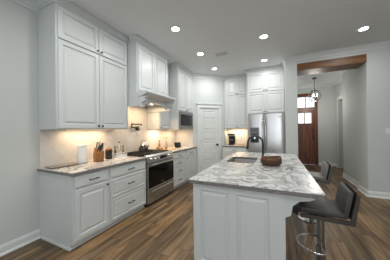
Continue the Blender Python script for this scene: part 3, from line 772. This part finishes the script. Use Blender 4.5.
for z in (.035, .062):
    obj('rope_band', tube(bmesh.new(), [((.143*math.cos(2*PI*k/40))*1.03, .143*math.sin(2*PI*k/40)*.84, z) for k in range(40)], .006, 6, True), M['basket_dark'], t, True)
obj('bowl_filling', lathe(bmesh.new(), [(.10, .05), (.10, .06), (.05, .068)], (0, 0, 0), 20, Matrix.Diagonal((1.03, .82, 1, 1))), M['basket_dark'], t, True)

# ------------------------------------------------------------------ bar stools
def make_stool(label, m, loc, rotz):
    t = thing('bar_stool', label, 'stool', loc, rotz, 'bar stools at the island')
    # local: faces -x (toward the island), back at +x
    obj('base_plate', lathe(bmesh.new(), [(.205, 0), (.205, .006), (.19, .014), (.06, .024), (.035, .05)], (0, 0, 0), 40), M['chrome'], t, True)
    bm = bmesh.new(); tube(bm, [(0, 0, .03), (0, 0, .30)], .040, 20); obj('column', bm, M['post'], t, True)
    bm = bmesh.new(); tube(bm, [(0, 0, .30), (0, 0, .60)], .033, 20); obj('gas_lift', bm, M['post'], t, True)
    P = [(0, .03, .30)]
    for k in range(0, 21): a = R(70)+R(220)*k/20; P.append((-.04+.165*math.cos(a), .165*math.sin(a), .30))
    P.append((0, -.03, .30))
    obj('footrest', tube(bmesh.new(), P, .009, 10), M['chrome'], t, True)
    bm = bmesh.new()
    for sx, sy in ((1, 1), (1, -1), (-1, 1), (-1, -1)): tube(bm, [(0, 0, .545), (sx*(.19 if sx > 0 else .235), sy*.14, .606)], .007, 8)
    box(bm, -.09, .09, -.09, .09, .60, .612); obj('seat_plate', bm, M['black'], t)
    # frame: flat metal band under the seat, bending up behind the back, both sides
    for s in (-1, 1):
        y0, y1 = (s*.185-.007, s*.185+.007); prof = [(-.18, .630), (.192, .630), (.234, .842), (.258, .838), (.222, .596), (-.18, .596)]
        obj('side_rail', prism(bmesh.new(), prof, 'y', y0, y1), M['gunmetal'], t)
    lip = [(-.17, -.17)] + [(-.19-.07*math.sin(PI*k/12), -.17*math.cos(PI*k/12)) for k in range(13)] + [(-.17, .17)]
    obj('front_lip', prism(bmesh.new(), lip, 'z', .598, .612), M['black_plastic'], t)
    obj('cross_rail', B(-.192, -.18, -.192, .192, .613, .630), M['chrome'], t)
    bm = bmesh.new(); box(bm, -.178, .17, -.176, .176, .631, .680, .012); 
    obj('seat', bm, m, t, True)
    bm = bmesh.new(); obox(bm, Vector((.181, 0, .747)), Matrix.Rotation(R(11), 3, 'Y'), .045, .355, .225, .014)
    b = obj('backrest', bm, m, t, True)
    obj('back_shell', obox(bmesh.new(), Vector((.217, 0, .750)), Matrix.Rotation(R(11), 3, 'Y'), .010, .345, .225, .003), M['black'], t)
    return t
make_stool('charcoal leather bar stool with metal frame, nearest the camera at the island', M['leather'], (.36, 1.975, 0), R(-4)).scale = (.93, .93, 1.02)
make_stool('lighter grey bar stool farther along the island, toward the hall', M['leather_light'], (.475, 3.22, 0), R(-4)).scale = (.93, .93, 1.02)

# ------------------------------------------------------------------ ceiling fixtures
lamps = ['recessed ceiling downlight nearest the tall cabinet, above the range side', 'recessed ceiling downlight above the island, right of the vent', 'recessed ceiling downlight left of the ceiling vent',
         'recessed ceiling downlight just in front of the pantry door wall', 'recessed ceiling downlight in front of the fridge cabinet', 'recessed ceiling downlight near the beam, rightmost in the picture',
         'recessed ceiling downlight over the near end of the island', 'recessed ceiling downlight beside the near end of the tall cabinet', 'recessed ceiling downlight right of the near island end',
         'recessed ceiling downlight behind the camera near the left wall', 'recessed ceiling downlight straight behind the camera', 'recessed ceiling downlight behind the camera to the right']
first = None
for (x, y), lb in zip(DOWN, lamps):
    if first is None:
        t = thing('recessed_light', lb, 'ceiling light', (x, y, CEIL), 0, 'recessed ceiling lights')
        obj('trim_ring', lathe(bmesh.new(), [(.061, -.003), (.085, -.009), (.096, -.001), (.061, -.001)], (0, 0, 0), 32, cap=False), M['white'], t, True)
        obj('lens', lathe(bmesh.new(), [(.060, -.0045), (.060, -.0015)], (0, 0, 0), 32), M['bulb'], t)
        first = t
    else: dup(first, (x, y, CEIL), 0, lb)
    area('downlight', (x, y, CEIL-.02), (0, 0, 0), .14, .14, DOWN_POWER*{(-1.53, 4.66): 1.4, (-.25, 4.64): 1.15}.get((x, y), 1.5 if y < 1 else 1.0), (1, .985, .955), 'DISK')
t = thing('ceiling_vent', 'small rectangular slotted air vent in the ceiling', 'vent', (-1.09, 3.82, CEIL))
obj('vent_frame', (lambda bm: (box(bm, -.15, .15, -.09, -.065, -.008, -.001), box(bm, -.15, .15, .065, .09, -.008, -.001), box(bm, -.15, -.125, -.065, .065, -.008, -.001), box(bm, .125, .15, -.065, .065, -.008, -.001), box(bm, -.008, .008, -.065, .065, -.008, -.001), bm)[-1])(bmesh.new()), M['white'], t)
obj('vent_backing', B(-.125, .125, -.065, .065, -.002, -.0005), M['vent'], t)
bm = bmesh.new()
for k in range(5):
    y = -.05+k*.025; box(bm, -.125, .125, y-.006, y+.006, -.006, -.0022)
obj('slats', bm, M['white'], t)

# pendant in the hall
t = thing('pendant_light', 'round glass hall pendant with metal straps hanging in the entry', 'pendant light', (1.16, 7.0, CEIL))
obj('canopy', lathe(bmesh.new(), [(.065, -.03), (.07, -.02), (.07, -.001)], (0, 0, 0), 20), M['dark_steel'], t, True)
obj('rod', tube(bmesh.new(), [(0, 0, -.02), (0, 0, -.41)], .008, 8), M['dark_steel'], t, True)
bm = bmesh.new(); zc = -.60
for z, r_ in ((zc+.17, .10), (zc-.17, .10), (zc+.0, .196)):
    tube(bm, [(r_*math.cos(2*PI*k/28), r_*math.sin(2*PI*k/28), z) for k in range(28)], .006, 6, True)
for k in range(4):
    a = R(45)+k*PI/2; tube(bm, [(.196*math.cos(u)*math.cos(a), .196*math.cos(u)*math.sin(a), zc+.196*math.sin(u)) for u in [R(-60)+R(120)*q/10 for q in range(11)]], .006, 6)
tube(bm, [(0, 0, -.41), (0, 0, -.53)], .007, 8)
tube(bm, [(-.10, 0, zc+.17), (.10, 0, zc+.17)], .005, 6)
obj('cage', bm, M['dark_steel'], t, True)
AR = [R(-62)+R(124)*q/14 for q in range(15)]
GP = [(.188*math.cos(u), zc+.188*math.sin(u)) for u in AR] + [(.185*math.cos(u), zc+.185*math.sin(u)) for u in AR[::-1]]; GP.append(GP[0])
obj('globe', lathe(bmesh.new(), GP, (0, 0, 0), 28, cap=False), M['glass'], t, True)
for k in range(3):
    a = 2*PI*k/3; x, y = .07*math.cos(a), .07*math.sin(a)
    c = obj('candle', tube(bmesh.new(), [(x, y, zc-.06), (x, y, zc+.0)], .011, 8), M['plastic_white'], t, True)
    obj('bulb', lathe(bmesh.new(), [(.006, 0), (.02, .02), (.018, .045), (.004, .07)], (x, y, zc+.0), 12), M['bulb_pend'], c, True)
obj('arm_plate', lathe(bmesh.new(), [(.085, zc-.068), (.085, zc-.06)], (0, 0, 0), 18), M['dark_steel'], t)
hl = bpy.data.lights.new('pendant_lamp', 'POINT'); hl.energy = 26; hl.color = (1, .94, .86); hl.shadow_soft_size = .12
ho = bpy.data.objects.new('pendant_lamp', hl); COL.objects.link(ho); ho.location = (1.16, 7.0, 2.22)

# switch and outlets
def plate(name, label, cat, loc, rotz, kind):
    t = thing(name, label, cat, loc, rotz)
    w_ = .115 if kind == 'switch2' else .072
    obj('plate', B(-w_/2, w_/2, -.006, 0, -.058, .058, .002), M['plastic_white'], t)
    if kind == 'switch2':
        for x in (-.026, .026): obj('rocker', B(x-.016, x+.016, -.010, -.0061, -.033, .033, .001), M['plastic_white'], t)
    else:
        for z in (-.024, .024): obj('socket', B(-.016, .016, -.009, -.0061, z-.015, z+.015, .001), M['black_plastic'] if kind == 'black' else M['plastic_white'], t)
plate('light_switch', 'white double light switch on the grey wall right of the hall opening', 'switch', (2.0, YH0, 1.32), 0, 'switch2')
plate('wall_outlet', 'white outlet low on the hall wall right of the opening', 'outlet', (1.735, 5.62, .46), R(-90), 'white')
plate('wall_outlet', 'outlet with black sockets on the tile right of the coffee maker', 'outlet', (-1.04, 5.858, 1.11), 0, 'black')

# ------------------------------------------------------------------ things on the counters
CT = .914
t = thing('paper_towel_roll', 'upright white paper towel roll on the counter beneath the tall cabinet', 'paper towels', (-2.66, 1.705, CT))
obj('holder_base', lathe(bmesh.new(), [(.075, 0), (.075, .008), (.01, .011)], (0, 0, 0), 28), M['chrome'], t, True)
obj('roll', lathe(bmesh.new(), [(.064, .012), (.066, .02), (.066, .268), (.063, .272), (.02, .272)], (0, 0, 0), 28), M['paper'], t, True)
obj('holder_rod', tube(bmesh.new(), [(0, 0, .01), (0, 0, .295)], .005, 8), M['chrome'], t, True)

t = thing('serving_board', 'flat grey-brown stone board lying at the near end of the counter', 'board', (-2.68, 1.43, CT), R(86))
obj('board', B(-.15, .20, -.11, .11, .008, .018, .003), M['slate'], t)
bm = bmesh.new()
for x in (-.12, .17):
    for y in (-.08, .08): lathe(bm, [(.012, 0), (.012, .0079)], (x, y, 0), 10)
obj('feet', bm, M['slate_dark'], t)

t = thing('knife_block', 'orange wooden knife block full of steel and black knives', 'knife block', (-2.55, 1.90, CT), R(160)); t.scale = (.95, .95, 1.1)
bm = bmesh.new(); prism(bm, [(-.07, 0), (.085, 0), (.085, .10), (.02, .20), (-.085, .13), (-.05, .0)], 'y', -.06, .06)
obj('block', bm, M['block_wood'], t)
axis_ = Vector((-.55, 0, .84)).normalized(); perp = Vector((.105, 0, .07)).normalized()
k = 0
for i in range(3):
    for j in range(3):
        b0 = Vector((-.085, 0, .13))+perp*(.025+.037*i)+Vector((0, -.038+.038*j, 0)); L = .135-.022*((i+j) % 3)
        kn = obj('knife_handle', tube(bmesh.new(), [b0, b0+axis_*L*.25, b0+axis_*L*.7, b0+axis_*L], [.008, .0085, .010, .009], 8), M['chrome'] if (i+j) % 3 == 0 else M['black_plastic'], t, True)
t = thing('utensil_crock', 'small black canister behind the knife block', 'canister', (-2.62, 2.14, CT)); t.scale = (1.1, 1.1, 1.15)
obj('jar', lathe(bmesh.new(), [(.045, 0), (.05, .01), (.05, .125), (.044, .13), (.02, .131)], (0, 0, 0), 20), M['black_plastic'], t, True)
obj('lid', lathe(bmesh.new(), [(.042, .131), (.046, .136), (.046, .152), (.02, .156), (.012, .17), (.004, .172)], (0, 0, 0), 20), M['block_wood'], t, True)

t = thing('condiment_caddy', 'white carrying caddy on the counter left of the range', 'caddy', (-2.62, 2.36, CT), R(90)); t.scale = (1.2, 1.1, 1.15)
bm = bmesh.new(); box(bm, -.11, .11, -.055, .055, 0, .012)
for a, b, c, d in ((-.11, .11, -.055, -.049), (-.11, .11, .049, .055), (-.11, -.104, -.055, .055), (.104, .11, -.055, .055)):
    box(bm, a, b, c, d, .012, .045); box(bm, a, b, c, d, .062, .075)
for x in (-.107, -.035, .035, .107):
    for y in (-.052, .052): box(bm, x-.003, x+.003, y-.003, y+.003, .045, .062)
obj('tray', bm, M['plastic_white'], t)
bm = bmesh.new(); tube(bm, [(0, 0, .012), (0, 0, .225)], .005, 8); obj('carry_rod', bm, M['plastic_white'], t, True)
obj('carry_knob', lathe(bmesh.new(), [(.004, .22), (.014, .228), (.014, .24), (.004, .248)], (0, 0, 0), 14), M['black'], t, True)
cad = Matrix.Translation((-2.62, 2.36, CT+.0145)) @ Matrix.Rotation(R(90), 4, 'Z')
for i, (x, m_, lb) in enumerate([(-.09, 'olive', 'dark green oil bottle, first from the knife block in the white caddy'), (-.034, 'glass', 'clear cruet just left of the knob in the white caddy'), (.038, 'glass', 'clear cruet just right of the knob in the white caddy'), (.093, 'amber', 'amber sauce bottle nearest the range in the white caddy')]):
    p = cad @ Vector((x, 0, 0)); t = thing('bottle', lb, 'bottle', p, 0, 'bottles in the caddy'); t.scale = (1.1, 1.1, 1.15)
    obj('bottle_body', lathe(bmesh.new(), [(.016, 0), (.019, .004), (.019, .085), (.010, .11), (.008, .14)], (0, 0, 0), 16), M[m_], t, True)
    obj('cap', lathe(bmesh.new(), [(.009, .1402), (.011, .144), (.011, .162), (.005, .168)], (0, 0, 0), 14), M['chrome'] if i in (1, 2) else M['black_plastic'], t, True)

# kettle on the back burner
t = thing('kettle', 'black kettle with an arched chrome handle on the back burner', 'kettle', (-2.66, 3.06, .951)); t.scale = (1.2, 1.2, 1.25)
obj('kettle_body', lathe(bmesh.new(), [(.07, 0), (.088, .01), (.086, .04), (.068, .078), (.042, .098), (.04, .10)], (0, 0, 0), 28), [M['black_plastic']], t, True)
obj('lid', lathe(bmesh.new(), [(.04, .1), (.03, .112), (.008, .116), (.008, .122), (.014, .128), (.006, .138)], (0, 0, 0), 20), M['chrome'], t, True)
obj('spout', tube(bmesh.new(), [(.06, 0, .045), (.10, 0, .075), (.12, 0, .10)], [.018, .014, .010], 10), M['chrome'], t, True)
obj('handle', tube(bmesh.new(), [(.075*math.cos(a), 0, .075+.115*math.sin(a)) for a in [PI*q/12 for q in range(13)]], .007, 8), M['chrome'], t, True)

# wooden bowl, shaker, bottles, board, tablet right of range
t = thing('wooden_bowl', 'small pale wooden bowl at the back of the counter right of the kettle', 'bowl', (-2.55, 3.50, CT))
obj('bowl_body', lathe(bmesh.new(), [(.035, 0), (.05, .004), (.078, .045), (.085, .07), (.078, .07), (.068, .045), (.03, .012)], (0, 0, 0), 24), M['board_wood'], t, True)
t = thing('chopping_board', 'pale wooden chopping board lying on the counter under the narrow cabinet', 'board', (-2.48, 3.84, CT))
obj('board', B(-.13, .13, -.22, .15, 0, .018, .004), M['board_wood'], t)
t = thing('shaker', 'small dark pepper shaker beside the wooden bowl', 'shaker', (-2.46, 3.62+.02, CT+.0185))
obj('shaker_body', lathe(bmesh.new(), [(.016, 0), (.018, .01), (.012, .035), (.015, .05)], (0, 0, 0), 14), M['black_plastic'], t, True)
obj('shaker_cap', lathe(bmesh.new(), [(.014, .0502), (.013, .06), (.005, .066)], (0, 0, 0), 14), M['chrome'], t, True)
t = thing('bottle', 'slim amber bottle standing against the tile under the narrow cabinet', 'bottle', (-2.72, 3.72, CT), 0, 'bottles under the narrow cabinet')
obj('bottle_body', lathe(bmesh.new(), [(.028, 0), (.031, .006), (.031, .12), (.012, .17), (.011, .20)], (0, 0, 0), 16), M['amber'], t, True)
obj('cap', lathe(bmesh.new(), [(.013, .2002), (.013, .225), (.006, .23)], (0, 0, 0), 12), M['black_plastic'], t, True)
t = thing('vase', 'clear ribbed vase of dried flowers beside the amber bottle', 'vase', (-2.68, 3.96, CT))
obj('vase_body', lathe(bmesh.new(), [(.035, 0), (.042, .01), (.042, .12), (.028, .16), (.03, .19)], (0, 0, 0), 20), mat('frosted vase glass', (.42, .36, .26), .2), t, True)
bm = bmesh.new()
for k in range(9):
    a = k*2.4; r_ = .015+.004*k; tube(bm, [(.005*math.cos(a), .005*math.sin(a), .192), (r_*math.cos(a), r_*math.sin(a), .27+.012*(k % 3))], .002, 5)
    lathe(bm, [(.003, -.012), (.013, 0), (.003, .012)], (r_*math.cos(a), r_*math.sin(a), .275+.012*(k % 3)), 8)
obj('flowers', bm, M['flower'], t, True)
t = thing('tablet', 'black tablet screen propped on the counter under the microwave', 'tablet', (-2.47, 4.22, CT), R(62))
obj('stand', prism(bmesh.new(), [(-.03, 0), (.06, 0), (.055, .008), (.025, .06), (.018, .06), (-.005, .008), (-.03, .008)], 'x', -.04, .04), M['black_plastic'], t)
obj('screen', obox(bmesh.new(), Vector((0, .003, .078)), Matrix.Rotation(R(-22), 3, 'X'), .20, .01, .14, .004), M['screen'], t)

# coffee maker
t = thing('coffee_maker', 'black drip coffee maker with chrome band in the lit niche', 'coffee maker', (-1.29, 5.56, CT))
bm = bmesh.new(); box(bm, -.10, .10, -.10, .12, 0, .03, .006); box(bm, -.10, .10, .03, .12, .03, .27, .006); box(bm, -.10, .10, -.10, .12, .27, .35, .010)
obj('body', bm, M['black_plastic'], t)
c = obj('carafe', lathe(bmesh.new(), [(.05, .034), (.062, .05), (.066, .11), (.05, .155), (.045, .17)], (0, -.03, 0), 24), M['black_glass'], t, True)
obj('carafe_handle', tube(bmesh.new(), [(0, -.085, .15), (0, -.125, .14), (0, -.125, .08), (0, -.09, .06)], .008, 8), M['black_plastic'], c, True)
obj('chrome_band', B(-.101, .101, -.102, -.099, .278, .30), M['chrome'], t)
obj('carafe_band', lathe(bmesh.new(), [(.054, .152), (.054, .166)], (0, -.03, 0), 24), M['chrome'], t, True)
t = thing('wooden_tray', 'small pale wooden tray beside the coffee maker', 'tray', (-.97, 5.42, CT))
obj('tray_base', B(-.12, .12, -.07, .07, 0, .008, .002), M['board_wood'], t)
bm = bmesh.new()
for a, b, c_, d in ((-.12, .12, -.07, -.062), (-.12, .12, .062, .07), (-.12, -.112, -.062, .062), (.112, .12, -.062, .062)): box(bm, a, b, c_, d, .0082, .035)
obj('tray_rim', bm, M['board_wood'], t)
